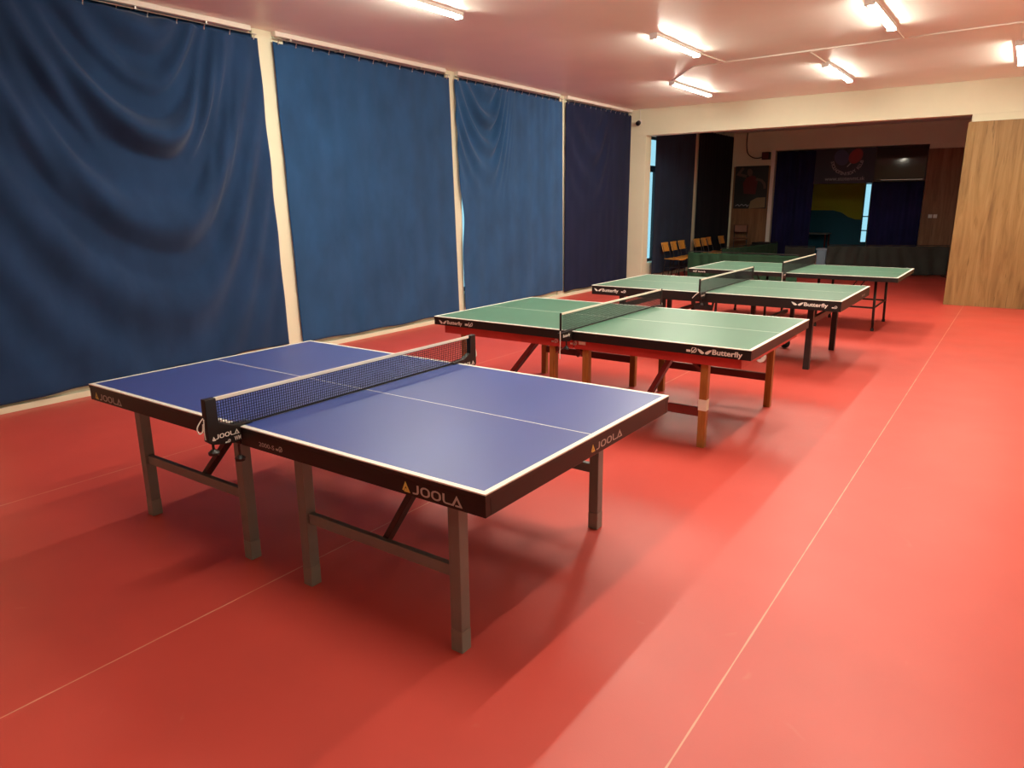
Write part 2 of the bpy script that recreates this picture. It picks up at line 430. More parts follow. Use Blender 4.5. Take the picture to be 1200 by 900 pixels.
# ================================================================== PANELS, CURTAINS
o = MB().box(1.745, XR - .02, YB - .055, YB - .002, 0, 2.885).build('wood_panel', M['oak'], bevel=.003)
tag(o, 'tall oak board panel covering the right side of the cross wall', 'panel', 'wood wall panels')
o = MB().box(-4.13, -3.14, YE - .03, YE - .002, 0, 2.62).build('wood_panel', M['oak_old'], bevel=.003)
tag(o, 'dark brown board panel behind the sports poster', 'panel', 'wood wall panels')
o = MB().box(.56, XR - .02, YE - .03, YE - .002, 0, 2.88).build('wood_panel', M['oak_old'], bevel=.003)
tag(o, 'dark brown board panel with white sockets on the back wall', 'panel', 'wood wall panels')

def curtain(label, y0, y1, z0, z1, m, folds, swag=None, seed=0, edge0=None, edge1=None, hooks=12, amp=.014, x=None, bottom=None, grp='blue curtains along the left wall', name='curtain'):
    rnd = random.Random(seed); x = XW + .035 if x is None else x
    ny = max(60, int((y1 - y0) / .022)); nz = 130
    ph = [(rnd.uniform(0, 6.28), rnd.uniform(.75, 1.3)) for _ in range(4)]
    t = thing(name, label, 'curtain', (x, (y0 + y1) / 2, 0), 0, grp)
    yc = (y0 + y1) / 2
    V = []; F = []
    for j in range(nz + 1):
        tz = j / nz
        for i in range(ny + 1):
            ty = i / ny
            a = y0 + (edge0(tz) if edge0 else 0); b = y1 + (edge1(tz) if edge1 else 0)
            y = a + (b - a) * ty
            zb = z0 + (bottom(ty) if bottom else 0) + .008 * math.sin(ty * 21 + seed)
            z = z1 + (zb - z1) * tz
            z += -.012 * (1 - tz) ** 6 * (1 - math.cos(ty * hooks * 2 * PI)) * .5
            d = 0
            low = .30 + .70 * tz
            for q, (p, fr) in enumerate(ph):
                d += amp * (.9 if q == 0 else .55) * math.sin((y - y0) * folds * fr * (1 + q * .55) + p + .5 * tz * math.sin(p)) * low * (.5 + .5 * math.sin(y * 1.7 * fr + p * 2))
            d += amp * .35 * math.sin(ty * hooks * 2 * PI) * (1 - tz) ** 3
            if swag:
                for (sy, k, fr, A, reach, wid) in swag:
                    s = y - sy; h = z1 - z; s = s * (1.45 if s > 0 else .85)
                    phi = h + k * s * s
                    env = math.exp(-(s / wid) ** 2) * math.exp(-((h - reach * .45) / (reach * .5)) ** 2)
                    d += A * env * math.sin(phi * fr)
            d = d if d > -.02 else -.02 - .022 * math.tanh((-.02 - d) / .022)
            V.append((d, y - yc, z))
    for j in range(nz):
        for i in range(ny):
            a = j * (ny + 1) + i; F.append((a, a + 1, a + ny + 2, a + ny + 1))
    mb = MB(); mb.add(V, F); mb.build('curtain_cloth', m, t, smooth=True, solid=.004)
    for i in range(hooks):
        y = y0 + .06 + (y1 - y0 - .12) * i / (hooks - 1) - yc
        hk = MB(); hk.tube([(.022, y, z1 + .030), (.030, y, z1 + .012), (.016, y, z1 - .004), (.012, y + .008, z1 - .018), (.016, y, z1 - .024), (.02, y - .006, z1 - .014)], .0045, 6)
        hk.build('hook', M['steel'], t)
    return t
ztop = 3.40
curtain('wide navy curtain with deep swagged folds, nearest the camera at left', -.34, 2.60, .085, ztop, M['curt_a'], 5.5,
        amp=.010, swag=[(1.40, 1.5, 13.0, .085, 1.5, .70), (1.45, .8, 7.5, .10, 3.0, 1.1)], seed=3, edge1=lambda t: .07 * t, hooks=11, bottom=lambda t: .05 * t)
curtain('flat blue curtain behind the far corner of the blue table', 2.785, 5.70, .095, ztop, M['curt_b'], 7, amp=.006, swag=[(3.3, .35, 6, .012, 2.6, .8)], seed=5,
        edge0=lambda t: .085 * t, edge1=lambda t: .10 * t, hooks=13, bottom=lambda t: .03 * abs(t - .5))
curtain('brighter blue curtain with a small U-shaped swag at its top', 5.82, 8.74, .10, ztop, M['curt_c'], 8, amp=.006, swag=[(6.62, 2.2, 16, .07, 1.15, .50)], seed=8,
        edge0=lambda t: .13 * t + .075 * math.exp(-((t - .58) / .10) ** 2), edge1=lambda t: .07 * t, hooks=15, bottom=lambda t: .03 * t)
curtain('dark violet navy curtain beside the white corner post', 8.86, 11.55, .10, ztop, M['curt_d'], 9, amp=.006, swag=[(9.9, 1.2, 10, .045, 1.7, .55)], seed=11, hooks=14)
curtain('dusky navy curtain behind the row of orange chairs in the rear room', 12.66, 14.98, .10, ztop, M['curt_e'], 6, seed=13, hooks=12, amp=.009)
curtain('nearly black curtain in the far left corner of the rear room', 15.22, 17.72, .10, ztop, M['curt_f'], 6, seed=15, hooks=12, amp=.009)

def back_curtain(label, x0, x1, z0, z1, y, seed):
    rnd = random.Random(seed); t = thing('curtain', label, 'curtain', ((x0 + x1) / 2, y, 0), 0, 'deep blue curtains in the back opening')
    n = 90; V = []; F = []
    for j in (0, 1):
        for i in range(n + 1):
            u = i / n; V.append(((u - .5) * (x1 - x0), .025 * math.sin(u * (x1 - x0) * 26 + seed) + .015 * math.sin(u * 17), z1 if j == 0 else z0))
    for i in range(n): F.append((i, i + 1, n + 2 + i, n + 1 + i))
    mb = MB(); mb.add(V, F); mb.build('curtain_cloth', M['purple'], t, smooth=True, solid=.004)
    MB().cyl((-(x1 - x0) / 2, 0, z1 + .012), ((x1 - x0) / 2, 0, z1 + .012), .012).build('curtain_rod', M['dark'], t)
back_curtain('deep blue curtain left of the opening to the next room', -3.02, -2.02, .02, 2.96, YE + .06, 1)
back_curtain('deep blue curtain right of the opening below the smoked glass', -.60, .54, .02, 2.13, YE + .06, 4)

# banner with club emblem
t = thing('club_banner', 'dark banner with red and blue bat emblem above the far opening', 'banner', (-1.31, YE + .05, 2.12))
bn = MB().box(-.71, .70, -.01, .01, 0, .86).build('banner_sheet', M['banner'], t, bevel=.002)
def blob(cx, cz, rx, rz, rot, n=28):
    P = []
    for i in range(n):
        a = 2 * PI * i / n; x = rx * math.cos(a); z = rz * math.sin(a); P.append((cx + x * math.cos(rot) - z * math.sin(rot), cz + x * math.sin(rot) + z * math.cos(rot)))
    return P
def flat(name, poly, o, u, v, m, parent):
    V = [tuple(Vector(o) + Vector(u) * a + Vector(v) * b) for a, b in poly]
    me = bpy.data.meshes.new(name); me.from_pydata(V, [], [tuple(range(len(V)))]); me.materials.append(m)
    ob = bpy.data.objects.new(name, me); COL.objects.link(ob); ob.parent = parent; return ob
flat('emblem_bat', blob(-.13, .64, .17, .20, .5), (.05, -.0125, 0), (1, 0, 0), (0, 0, 1), M['logo_blue'], bn)
flat('emblem_bat', blob(.20, .66, .15, .19, -.6), (.05, -.0130, 0), (1, 0, 0), (0, 0, 1), M['logo_red'], bn)
st = stroke([(-.02, .42), (.09, .54)], .035)
decal('emblem_handle', st, (.06, -.0125, .40), (1, 0, 0), (0, 0, 1), .10, bn, M['banner_grey'])
arc = []
word = 'STOLNOTENISOVY KLUB'
for i, ch in enumerate(word):
    if ch == ' ': continue
    an = math.radians(190 + 160 * i / (len(word) - 1)); V, F = text_polys(ch, .02)
    rot = an + PI / 2; cx = .37 * math.cos(an); cy = .37 * math.sin(an)
    w_ = max(p[0] for p in V)
    arc.append(([(cx + ((a - w_ / 2) * math.cos(rot) - b * math.sin(rot)) * .105, cy + ((a - w_ / 2) * math.sin(rot) + b * math.cos(rot)) * .105) for a, b in V], F, 0, 0))
decal('emblem_lettering', merge(arc), (-.33, -.0125, .20), (1, 0, 0), (0, 0, 1), .77, bn, M['banner_grey'])
decal('web_address', text_polys('www.stotenmt.sk', .01), (-.44, -.0125, .075), (1, 0, 0), (0, 0, 1), .95, bn, M['banner_grey'])
# smoked glass
t = thing('glass_panel', 'dark smoked glass panel reflecting a lamp above the right blue curtain', 'glass panel', (-.03, YE + .05, 2.16))
MB().box(-.56, .56, -.006, .006, .03, .80).build('glass_sheet', M['darkglass'], t)
fr = MB(); fr.box(-.57, .57, -.02, .02, 0, .03); fr.box(-.57, .57, -.02, .02, .80, .83); fr.box(-.58, -.55, -.02, .02, 0, .83); fr.box(.55, .58, -.02, .02, 0, .83)
fr.build('glass_frame', M['frame'], t, bevel=.003)
MB().box(-.40, .52, -.026, -.02, .02, .03).build('silver_rail', M['steel'], t)

# poster
t = thing('sports_poster', 'sports poster of a player in red on the brown panel', 'poster', (-3.63, YE - .0342, 1.50))
ps = MB().box(-.45, .45, -.004, .004, 0, 1.13).build('poster_sheet', M['poster_bg'], t)
flat('printed_player', [(-.16, .40), (.16, .38), (.20, .72), (.12, .86), (.02, .88), (-.12, .82), (-.20, .68)], (-.02, -.0055, 0), (1, 0, 0), (0, 0, 1), M['poster_red'], ps)
flat('printed_face', blob(-.05, .96, .075, .10, .2), (0, -.0058, 0), (1, 0, 0), (0, 0, 1), M['poster_skin'], ps)
decal('printed_arm', stroke([(.12, .80), (.27, .76), (.36, .66), (.38, .54)], .07), (.12, -.0055, .52), (1, 0, 0), (0, 0, 1), .30, ps, M['poster_skin'])
decal('printed_arm', stroke([(-.12, .84), (-.34, .90), (-.22, 1.06)], .07), (-.42, -.0055, .82), (1, 0, 0), (0, 0, 1), .30, ps, M['poster_skin'])
flat('printed_ground', [(-.02, .0), (.42, .03), (.42, .30), (.18, .29), (.02, .20)], (0, -.0055, 0), (1, 0, 0), (0, 0, 1), M['poster_sand'], ps)
decal('poster_script', stroke([(0, 0), (.2, .1), (.3, -.02), (.5, .12), (.62, 0), (.8, .1), (.9, -.05), (1, .08)], .05), (-.40, -.0055, .04), (1, 0, 0), (0, 0, 1), .38, ps, M['banner_grey'])

# wall sockets
for i, (x, lb) in enumerate(((.76, 'white square wall switch, the left one of two on the brown board'), (.865, 'white square wall switch, the right one of two on the brown board'))):
    t = thing('wall_switch', lb, 'switch', (x, YE - .03, 1.27), 0, 'white switches on the back wall')
    MB().box(-.042, .042, -.012, 0, 0, .084).build('switch_plate', M['white'], t, bevel=.004)
    MB().box(-.026, .026, -.018, -.012, .014, .070).build('rocker', M['white'], t, bevel=.002)
# cable on back wall
pts = [(-3.80, 17.82, 3.49), (-3.81, 17.82, 3.2), (-3.76, 17.82, 2.96), (-3.6, 17.82, 2.84), (-3.42, 17.82, 2.83), (-3.3, 17.82, 2.90), (-3.2, 17.84, 2.93)]
def smooth_pts(P, n=6):
    P = [Vector(p) for p in P]; out = []
    for i in range(len(P) - 1):
        p0 = P[max(i - 1, 0)]; p1 = P[i]; p2 = P[i + 1]; p3 = P[min(i + 2, len(P) - 1)]
        for k in range(n):
            t = k / n; out.append(.5 * ((2 * p1) + (p2 - p0) * t + (2 * p0 - 5 * p1 + 4 * p2 - p3) * t * t + (3 * p1 - p0 - 3 * p2 + p3) * t ** 3))
    out.append(P[-1]); return out
tag(MB().tube(smooth_pts(pts), .012, 8).build('cable', M['dark'], smooth=True), 'black cable drooping from the ceiling above the poster', 'cable')
t = thing('wall_box', 'small dark box on the wall at the upper right of the poster', 'box', (-3.26, YE - .08, 2.78))
MB().box(-.10, .10, -.07, .078, 0, .19).build('box_body', M['dark'], t, bevel=.006)
MB().box(-.08, .08, -.076, -.07, .02, .17).build('box_front', M['redwood'], t, bevel=.003)

# security camera on the corner post
t = thing('security_camera', 'small black security camera on a white bracket under the ceiling corner', 'camera', (-3.93, YB - .002, 3.20))
MB().box(-.035, .035, -.012, 0, .03, .11).build('wall_bracket', M['white'], t, bevel=.003)
b = MB(); b.cyl((0, -.012, .05), (0, -.06, .03), .014); b.build('bracket_arm', M['white'], t)
hd = MB(); hd.cyl((.0, -.06, .05), (0, -.12, .02), .045, .048, 20); cam_b = hd.build('camera_body', M['dark'], t, bevel=.008)
MB().cyl((0, -.119, .0205), (0, -.128, .016), .026, .024, 20).build('lens', M['darkglass'], cam_b)
MB().tube([(0, -.008, .11), (.004, -.012, .2), (.0, -.012, .295)], .006, 6).build('camera_cable', M['white'], t)

# ================================================================== LAMPS
def make_lamp(L, label):
    t = thing('ceiling_lamp', label, 'lamp', (0, 0, 0), 0, 'long strip lamps on the ceiling')
    b = MB(); b.prism([(-.045, 0), (.045, 0), (.045, -.036), (-.045, -.036)], (0, -L / 2, 0), (1, 0, 0), (0, 0, 1), (0, L, 0)); b.build('lamp_housing', M['housing'], t, bevel=.003)
    d = MB(); P = [(.034, -.036)] + [(.034 * math.cos(a), -.041 - .018 * math.sin(a)) for a in [PI * i / 8 for i in range(9)]] + [(-.034, -.036)]
    d.prism(P, (0, -L / 2 + .012, 0), (1, 0, 0), (0, 0, 1), (0, L - .024, 0)); d.build('diffuser', M['lamp'], t, smooth=False)
    for s in (-1, 1):
        e = MB(); e.box(-.046, .046, s * L / 2 - .012, s * L / 2 + .012, -.064, 0); e.build('end_cap', M['housing'], t, bevel=.004)
    return t
LA = make_lamp(1.28, ''); LB = make_lamp(1.6, '')
lamps = [
 ('B', -2.06, 2.60, 'strip lamp cut by the top edge above the left curtains'),
 ('A', -.91, 6.0, 'strip lamp at top centre whose conduit runs to the cross conduit'),
 ('A', 1.27, 5.9, 'strip lamp at the top right touching the upper picture edge'),
 ('B', -2.03, 9.30, 'strip lamp nearest the corner of beam and left curtains'),
 ('B', .22, 9.15, 'strip lamp in front of the middle of the cross beam'),
 ('B', 2.37, 9.10, 'strip lamp cut by the right edge above the oak panel'),
 ('B', .20, 2.60, 'strip lamp over the far half of the blue table, out of view'),
 ('B', 2.37, 2.60, 'strip lamp over the aisle right of the blue table, out of view'),
 ('A', 1.27, -.70, 'strip lamp over the right end of the blue table, out of view'),
]
used = {'A': False, 'B': False}
for kd, x, y, lb in lamps:
    p = LA if kd == 'A' else LB
    o = copy_tree(p) if used[kd] else p
    used[kd] = True; o.location = (x, y, ZC); o['label'] = lb

# ================================================================== TABLES
HW = .7625; HL = 1.37; TZ = .76
GT = 'table tennis tables standing in a row'; GN = 'table tennis nets clamped across the tables'
def tabletop(root, top, edge_m, thick=.022, n=2):
    for s in (-1, 1):
        mb = MB()
        xs = [.002, HL - .024, HL]; ys = [-HW, -HW + .024, -.003, .003, HW - .024, HW]
        if s < 0: xs = [-x for x in xs][::-1]
        for i in range(2):
            for j in range(5):
                outer = (i == 1 if s > 0 else i == 0) or j in (0, 2, 4)
                mb.add([(xs[i], ys[j], TZ), (xs[i + 1], ys[j], TZ), (xs[i + 1], ys[j + 1], TZ), (xs[i], ys[j + 1], TZ)], [(0, 1, 2, 3)], 1 if outer else 0)
        x0, x1 = xs[0], xs[2]; z0 = TZ - thick; zm = TZ - .005
        P = [(x0, -HW, zm), (x1, -HW, zm), (x1, HW, zm), (x0, HW, zm), (x0, -HW, TZ), (x1, -HW, TZ), (x1, HW, TZ), (x0, HW, TZ)]
        mb.add(P, [(0, 1, 5, 4), (1, 2, 6, 5), (2, 3, 7, 6), (3, 0, 4, 7)], 1)
        P = [(x0, -HW, z0), (x1, -HW, z0), (x1, HW, z0), (x0, HW, z0), (x0, -HW, zm), (x1, -HW, zm), (x1, HW, zm), (x0, HW, zm)]
        mb.add(P, [(3, 2, 1, 0), (0, 1, 5, 4), (1, 2, 6, 5), (2, 3, 7, 6), (3, 0, 4, 7)], 2)
        mb.build('tabletop', [top, M['line'], edge_m], root)
def apron(root, m, z0, z1, inset, th=.03, end=None):
    out = []; end = inset if end is None else end
    for s in (-1, 1):
        mb = MB(); x0, x1 = (.006, HL - end) if s > 0 else (-HL + end, -.006)
        for a, b in ((-HW + inset, -HW + inset + th), (HW - inset - th, HW - inset)): mb.box(x0, x1, a, b, z0, z1)
        xe = (x1 - th, x1) if s > 0 else (x0, x0 + th)
        mb.box(*xe, -HW + inset + th, HW - inset - th, z0, z1)
        xi = (x0, x0 + th) if s > 0 else (x1 - th, x1)
        mb.box(*xi, -HW + inset + th, HW - inset - th, z0, z1)
        out.append(mb.build('apron', m, root, bevel=.002))
    return out

def net(cx, cy, label, style):
    t = thing('table_tennis_net', label, 'net', (cx, cy, TZ), 0, GN)
    e = .905; nm = MB(); w = .0011
    y = -e + .03
    k = 0
    while y <= e - .03 + 1e-6:
        nm.box(-w, w, y - w, y + w, .006, .142); y += .0125; k += 1
    z = .010
    while z < .142:
        nm.box(-w * .9, w * .9, -e + .03, e - .03, z - w, z + w); z += .0125
    nm.build('net_mesh', M['net'], t)
    tp = MB(); tp.box(-.004, .004, -e + .012, e - .012, .138, .1535); tp.build('top_tape', M['tape'], t, bevel=.001)
    bt = MB(); bt.box(-.003, .003, -e + .06, e - .06, .002, .010); bt.build('bottom_cord', M['net'], t)
    for s in (-1, 1):
        if style == 'blue':
            prof = [(.918, .155), (.866, .154), (.864, .045), (.80, .018), (.705, .013), (.700, .003), (.755, .002), (.7640, .0), (.7640, -.062), (.80, -.066), (.90, -.048), (.922, -.030)]
            mb = MB(); mb.prism([(a * s, b) for a, b in prof], (-.016, 0, 0), (0, 1, 0), (0, 0, 1), (.032, 0, 0))
            p = mb.build('net_post', M['black'], t, bevel=.003)
            if s < 0:
                decal('lettering', CAPS, (.0165, -.888, -.026), (0, 1, 0), (0, 0, 1), .115, p, M['logo_white'], .023)
                decal('lettering', TRI, (.0165, -.905, -.030), (0, 1, 0), (0, 0, 1), .018, p, M['logo_white'], .020)
                decal('lettering', text_polys('WM', .02), (.0165, -.800, -.055), (0, 1, 0), (0, 0, 1), .032, p, M['logo_white'], .020)
                decal('approval_mark', BALL, (.0165, -.845, -.056), (0, 1, 0), (0, 0, 1), .026, p, M['logo_white'])
            else:
                decal('lettering', CAPS, (.0165, .775, -.030), (0, 1, 0), (0, 0, 1), .125, p, M['logo_white'], .026)
            for yy, zz in ((.893, -.050), (.771, -.112)):
                kb = MB(); kb.cyl((0, s * yy, zz + .03), (0, s * yy, zz - .028), .006, n=10); kb.cyl((0, s * yy, zz - .022), (0, s * yy, zz - .034), .010, .024, 16); kb.cyl((0, s * yy, zz - .034), (0, s * yy, zz - .046), .024, .022, 16)
                kb.build('clamp_screw', M['blacksteel'], t)
            cd = MB(); cd.tube(smooth_pts([(.0, s * .925, .075), (-.004, s * .938, .06), (-.008, s * .952, .035), (-.004, s * .948, .012), (.0, s * .934, .018), (.0, s * .928, .05)]), .003, 6)
            cd.tube(smooth_pts([(.004, s * .925, .07), (.006, s * .930, .02), (.003, s * .926, -.02)]), .0025, 6)
            cd.build('cord', M['cord'], t, smooth=True)
        else:
            mb = MB(); mb.cyl((0, s * .905, -.05), (0, s * .905, .154), .009 if style != 'rolling' else .011, n=12)
            mb.prism([(a * s, b) for a, b in [(.918, .004), (.76, .010), (.715, .010), (.712, .002), (.7645, .001), (.7645, -.062), (.80, -.074), (.90, -.058), (.918, -.03)]], (-.018, 0, 0), (0, 1, 0), (0, 0, 1), (.036, 0, 0))
            p = mb.build('net_post', M['black'], t, bevel=.002)
            kb = MB(); kb.cyl((0, s * .82, -.07), (0, s * .82, -.11), .006, n=10); kb.cyl((0, s * .82, -.106), (0, s * .82, -.126), .010, .022, 14); kb.cyl((0, s * .82, -.126), (0, s * .82, -.136), .022, .020, 14)
            kb.build('clamp_screw', M['blacksteel'], t)
            if s < 0:
                decal('lettering', BFLY, (.0185, -.90, -.036), (0, 1, 0), (0, 0, 1), .10, p, M['logo_white'])
            cd = MB()
            if style == 'wood': cd.tube(smooth_pts([(.004, s * .917, .02), (.008, s * .922, -.06), (.004, s * .920, -.14), (.006, s * .922, -.19)]), .0035, 6)
            else: cd.tube(smooth_pts([(.0, s * .915, .02), (-.03, s * .935, -.01), (-.06, s * .945, -.045)]), .0035, 6)
            cd.build('cord', M['cord'], t, smooth=True)
    return t

# ---- blue table -------------------------------------------------------------
T = thing('table_tennis_table', 'blue table tennis table with grey steel legs, nearest the camera', 'table', (0, 0, 0), 0, GT)
tabletop(T, M['bluetop'], M['black'])
ap = apron(T, M['black'], .672, .7378, .0015, .028)
def leg_part(root, x, y, w, d, z1, m, cap=None, name='leg'):
    lg = MB().box(x - w / 2, x + w / 2, y - d / 2, y + d / 2, 0 if cap is None else .095, z1).build(name, m, root, bevel=.004)
    if cap: MB().box(x - w / 2 - .001, x + w / 2 + .001, y - d / 2 - .001, y + d / 2 + .001, 0, .095).build('foot_sleeve', cap, lg, bevel=.004)
    return lg
for y, xs in ((-.622, (-1.12, -.21, .24, 1.128)), (.635, (-1.10, -.22, .22, 1.035))):
    for x in xs: leg_part(T, x, y, .055, .055, .70, M['greysteel'], M['greycap'])
for y, pairs in ((-.622, ((-1.12, -.21), (.24, 1.128))), (.635, ((-1.10, -.22), (.22, 1.035)))):
    for a, b in pairs:
        MB().box(a + .027, b - .027, y - .014, y + .014, .312, .362).build('stretcher', M['greysteel'], T, bevel=.003)
for y in (-.622, .635):
    for (x0, z0, x1, z1) in ((-.60, .345, -.22, .715), (.715, .345, .955, .715)):
        MB().bar((x0, y + .03 * (1 if y < 0 else -1), z0), (x1, y + .03 * (1 if y < 0 else -1), z1), .026, .046, (0, 1, 0)).build('brace', M['blacksteel'], T, bevel=.003)
for x in (-1.06, -.27, .30, 1.00):
    MB().box(x - .02, x + .02, -.60, .61, .645, .695).build('cross_beam', M['blacksteel'], T, bevel=.003)
rt, lt = ap[1], ap[0]
def logo_row(parent, o, u, v, width, h):
    """yellow triangle followed by the word, total width"""
    o = Vector(o); u = Vector(u)
    tw = h * .95
    decal('logo', TRI, o, u, v, tw, parent, M['logo_yellow'], h)
    decal('lettering', CAPS, o + u * (tw + h * .28), u, v, width - tw - h * .28, parent, M['logo_grey'], h)
F_ = -HW + .0015
logo_row(rt, (.985, F_, .684), (1, 0, 0), (0, 0, 1), .285, .042)
logo_row(lt, (-1.315, F_, .684), (1, 0, 0), (0, 0, 1), .285, .040)
logo_row(rt, (HL - .0015, -.035, .690), (0, 1, 0), (0, 0, 1), .285, .036)
decal('model_lettering', text_polys('2000-S', .01), (.135, F_, .692), (1, 0, 0), (0, 0, 1), .105, rt, M['logo_grey'], .020)
decal('approval_mark', BALL, (.250, F_, .690), (1, 0, 0), (0, 0, 1), .045, rt, M['logo_grey'])
net(0, 0, 'net with black plate posts on the blue table', 'blue')

# ---- green table with wooden legs ---------------------------------------------
CY = 2.865
T = thing('table_tennis_table', 'green table tennis table with brown wooden legs and red apron', 'table', (0, CY, 0), 0, GT)
tabletop(T, M['greentop'], M['black'])
eb = MB()
rim = []
for s in (-1, 1):
    mb = MB(); x0, x1 = (.006, HL - .0015) if s > 0 else (-HL + .0015, -.006)
    for a, b in ((-HW + .0015, -HW + .028), (HW - .028, HW - .0015)): mb.box(x0, x1, a, b, .688, .7378)
    xe = (x1 - .028, x1) if s > 0 else (x0, x0 + .028); mb.box(*xe, -HW + .028, HW - .028, .688, .7378)
    rim.append(mb.build('edge_rim', M['black'], T, bevel=.002))
ra = apron(T, M['redpaint'], .615, .737, .05, .024, .075)
NX = (-1.12, -.215, .085, 1.03); FX = (-1.14, -.145, .145, 1.115)
for y, xs in ((-.652, NX), (.660, FX)):
    for i, x in enumerate(xs):
        leg_part(T, x, y, .055, .05, .69, M['legwood'])
        s = 1 if i in (0, 2) else -1
    for i, (a, b) in enumerate(((xs[0], xs[1]), (xs[2], xs[3]))):
        MB().box(a + .027, b - .027, y - .013, y + .013, .225, .29).build('stretcher', M['redwood'], T, bevel=.003)
for y in (-.645, .655):
    for (x0, z0, x1, z1) in ((-.72, .24, -.335, .70), (.555, .24, .80, .70)):
        MB().bar((x0, y + (.04 if y < 0 else -.04), z0), (x1, y + (.04 if y < 0 else -.04), z1), .034, .072, (0, 1, 0)).build('brace', M['redwood'], T, bevel=.003)
    for (xa, xb) in ((.88, 1.01), (-.07, .07), (-1.0, -1.10), (-.07, -.2)):
        MB().bar((xa, y, .67), (xb, y, .555), .026, .05, (0, 1, 0)).build('corner_bracket', M['redwood'], T, bevel=.003)
for x in (NX[0], NX[1], NX[2], NX[3]):
    MB().box(x - .02, x + .02, -.62, .63, .625, .685).build('cross_beam', M['redwood'], T, bevel=.003)
pt = MB(); pt.box(1.03 - .0295, 1.03 + .0295, -.652 - .0265, -.652 + .0265, .275, .355); o = pt.build('tape_patch', M['tape'], T); o['label'] = 'white tape wrapped round the near leg'
ff = -HW + .0015
decal('logo', WINGS, (1.005, ff, .699), (1, 0, 0), (0, 0, 1), .098, rim[1], M['logo_white'], .034)
decal('lettering', BFLY, (1.108, ff, .691), (1, 0, 0), (0, 0, 1), .205, rim[1], M['logo_white'], .049)
decal('approval_mark', BALL, (.925, ff, .697), (1, 0, 0), (0, 0, 1), .075, rim[1], M['logo_white'])
decal('logo', WINGS, (-1.315, ff, .700), (1, 0, 0), (0, 0, 1), .085, rim[0], M['logo_white'], .032)
decal('lettering', BFLY, (-1.225, ff, .694), (1, 0, 0), (0, 0, 1), .165, rim[0], M['logo_white'], .040)
decal('approval_mark', BALL, (-1.03, ff, .698), (1, 0, 0), (0, 0, 1), .085, rim[0], M['logo_white'])
fa = -HW + .05
MB().box(.045, .105, fa - .001, fa, .652, .676).build('white_sticker', M['line'], ra[1])
decal('approval_mark', BALL, (-.03, fa, .640), (1, 0, 0), (0, 0, 1), .06, ra[1], M['logo_white'])
decal('approval_mark', BALL, (-.20, fa, .640), (1, 0, 0), (0, 0, 1), .06, ra[0], M['logo_white'])
decal('apron_lettering', BFLY, (HL - .075, -.22, .640), (0, 1, 0), (0, 0, 1), .22, ra[1], M['logo_white'], .035)
net(0, CY, 'net with thin rod posts on the wooden-legged green table', 'wood')

# ---- green rolling table ------------------------------------------------------
CY = 5.674
T = thing('table_tennis_table', 'green table tennis table on black steel frame with wheels', 'table', (-.005, CY, 0), 0, GT)
tabletop(T, M['greentop'], M['black'])
ap = apron(T, M['black'], .655, .7378, .0015, .03)
for y in (-.505, .70):
    for x in (-1.09, 1.045):
        leg_part(T, x, y if y < 0 else .69, .06, .06, .70, M['blacksteel'])
for x in (-1.09, 1.045):
    MB().box(x - .02, x + .02, -.475, .66, .478, .535).build('side_rail', M['blacksteel'], T, bevel=.003)
for x, y in ((-.50, -.50), (.455, -.50), (-.62, .555), (.60, .555)):
    MB().box(x - .022, x + .022, y - .022, y + .022, .115, .70).build('post', M['blacksteel'], T, bevel=.003)
for a, b in ((-.67, -.48), (.435, .60)):
    MB().box(a, b, -.522, -.478, .115, .155).build('wheel_beam', M['blacksteel'], T, bevel=.003)
for x in (-.56, .53):
    MB().box(x - .02, x + .02, -.50, .56, .42, .46).build('cross_beam', M['blacksteel'], T, bevel=.003)
for y in (-.44, .52):
    for x in (-.65, .575):
        wh = thing('wheel', '', ''); del wh['label']; del wh['category']; wh.parent = T; wh.location = (x - .02, y, .062); wh.rotation_euler = (0, 0, 1.25)
        mm = M['wheelgrey'] if y < 0 else M['rubber']
        tw = MB(); tw.cyl((-.018, 0, 0), (.018, 0, 0), .062, n=24); tw.build('tyre', mm, wh, bevel=.01)
        hb = MB(); hb.cyl((-.021, 0, 0), (.021, 0, 0), .022, n=16); hb.build('hub', M['dark'], wh)
        fk = MB(); fk.box(-.028, -.022, -.02, .02, -.012, .07); fk.box(.022, .028, -.02, .02, -.012, .07); fk.box(-.028, .028, -.022, .022, .06, .072); fk.build('wheel_fork', M['steel'], wh)
# slotted centre plates
def slotted(y):
    mb = MB(); y0 = y - .008; y1 = y + .008
    outer = [(-.14, .735), (.13, .735), (.095, .57), (-.105, .57)]
    def strip(poly): mb.prism(poly, (0, y0, 0), (1, 0, 0), (0, 0, 1), (0, .016, 0))
    strip([(-.14, .735), (.13, .735), (.122, .70), (-.132, .70)])
    strip([(-.117, .63), (.108, .63), (.095, .57), (-.105, .57)])
    strip([(-.05, .70), (.045, .70), (.045, .63), (-.05, .63)])
    strip([(-.132, .70), (-.105, .70), (-.098, .63), (-.117, .63)])
    strip([(.122, .70), (.095, .70), (.088, .63), (.108, .63)])
    mb.build('centre_plate', M['blacksteel'], T)
slotted(-.752); slotted(.752)
decal('logo', WINGS, (.905, ff, .690), (1, 0, 0), (0, 0, 1), .115, ap[1], M['logo_white'], .036)
decal('lettering', BFLY, (1.025, ff, .678), (1, 0, 0), (0, 0, 1), .225, ap[1], M['logo_white'], .050)
decal('approval_mark', BALL, (1.285, ff, .682), (1, 0, 0), (0, 0, 1), .05, ap[1], M['logo_white'])
decal('logo', WINGS, (-1.335, ff, .692), (1, 0, 0), (0, 0, 1), .10, ap[0], M['logo_white'], .034)
decal('lettering', BFLY, (-1.23, ff, .680), (1, 0, 0), (0, 0, 1), .21, ap[0], M['logo_white'], .048)
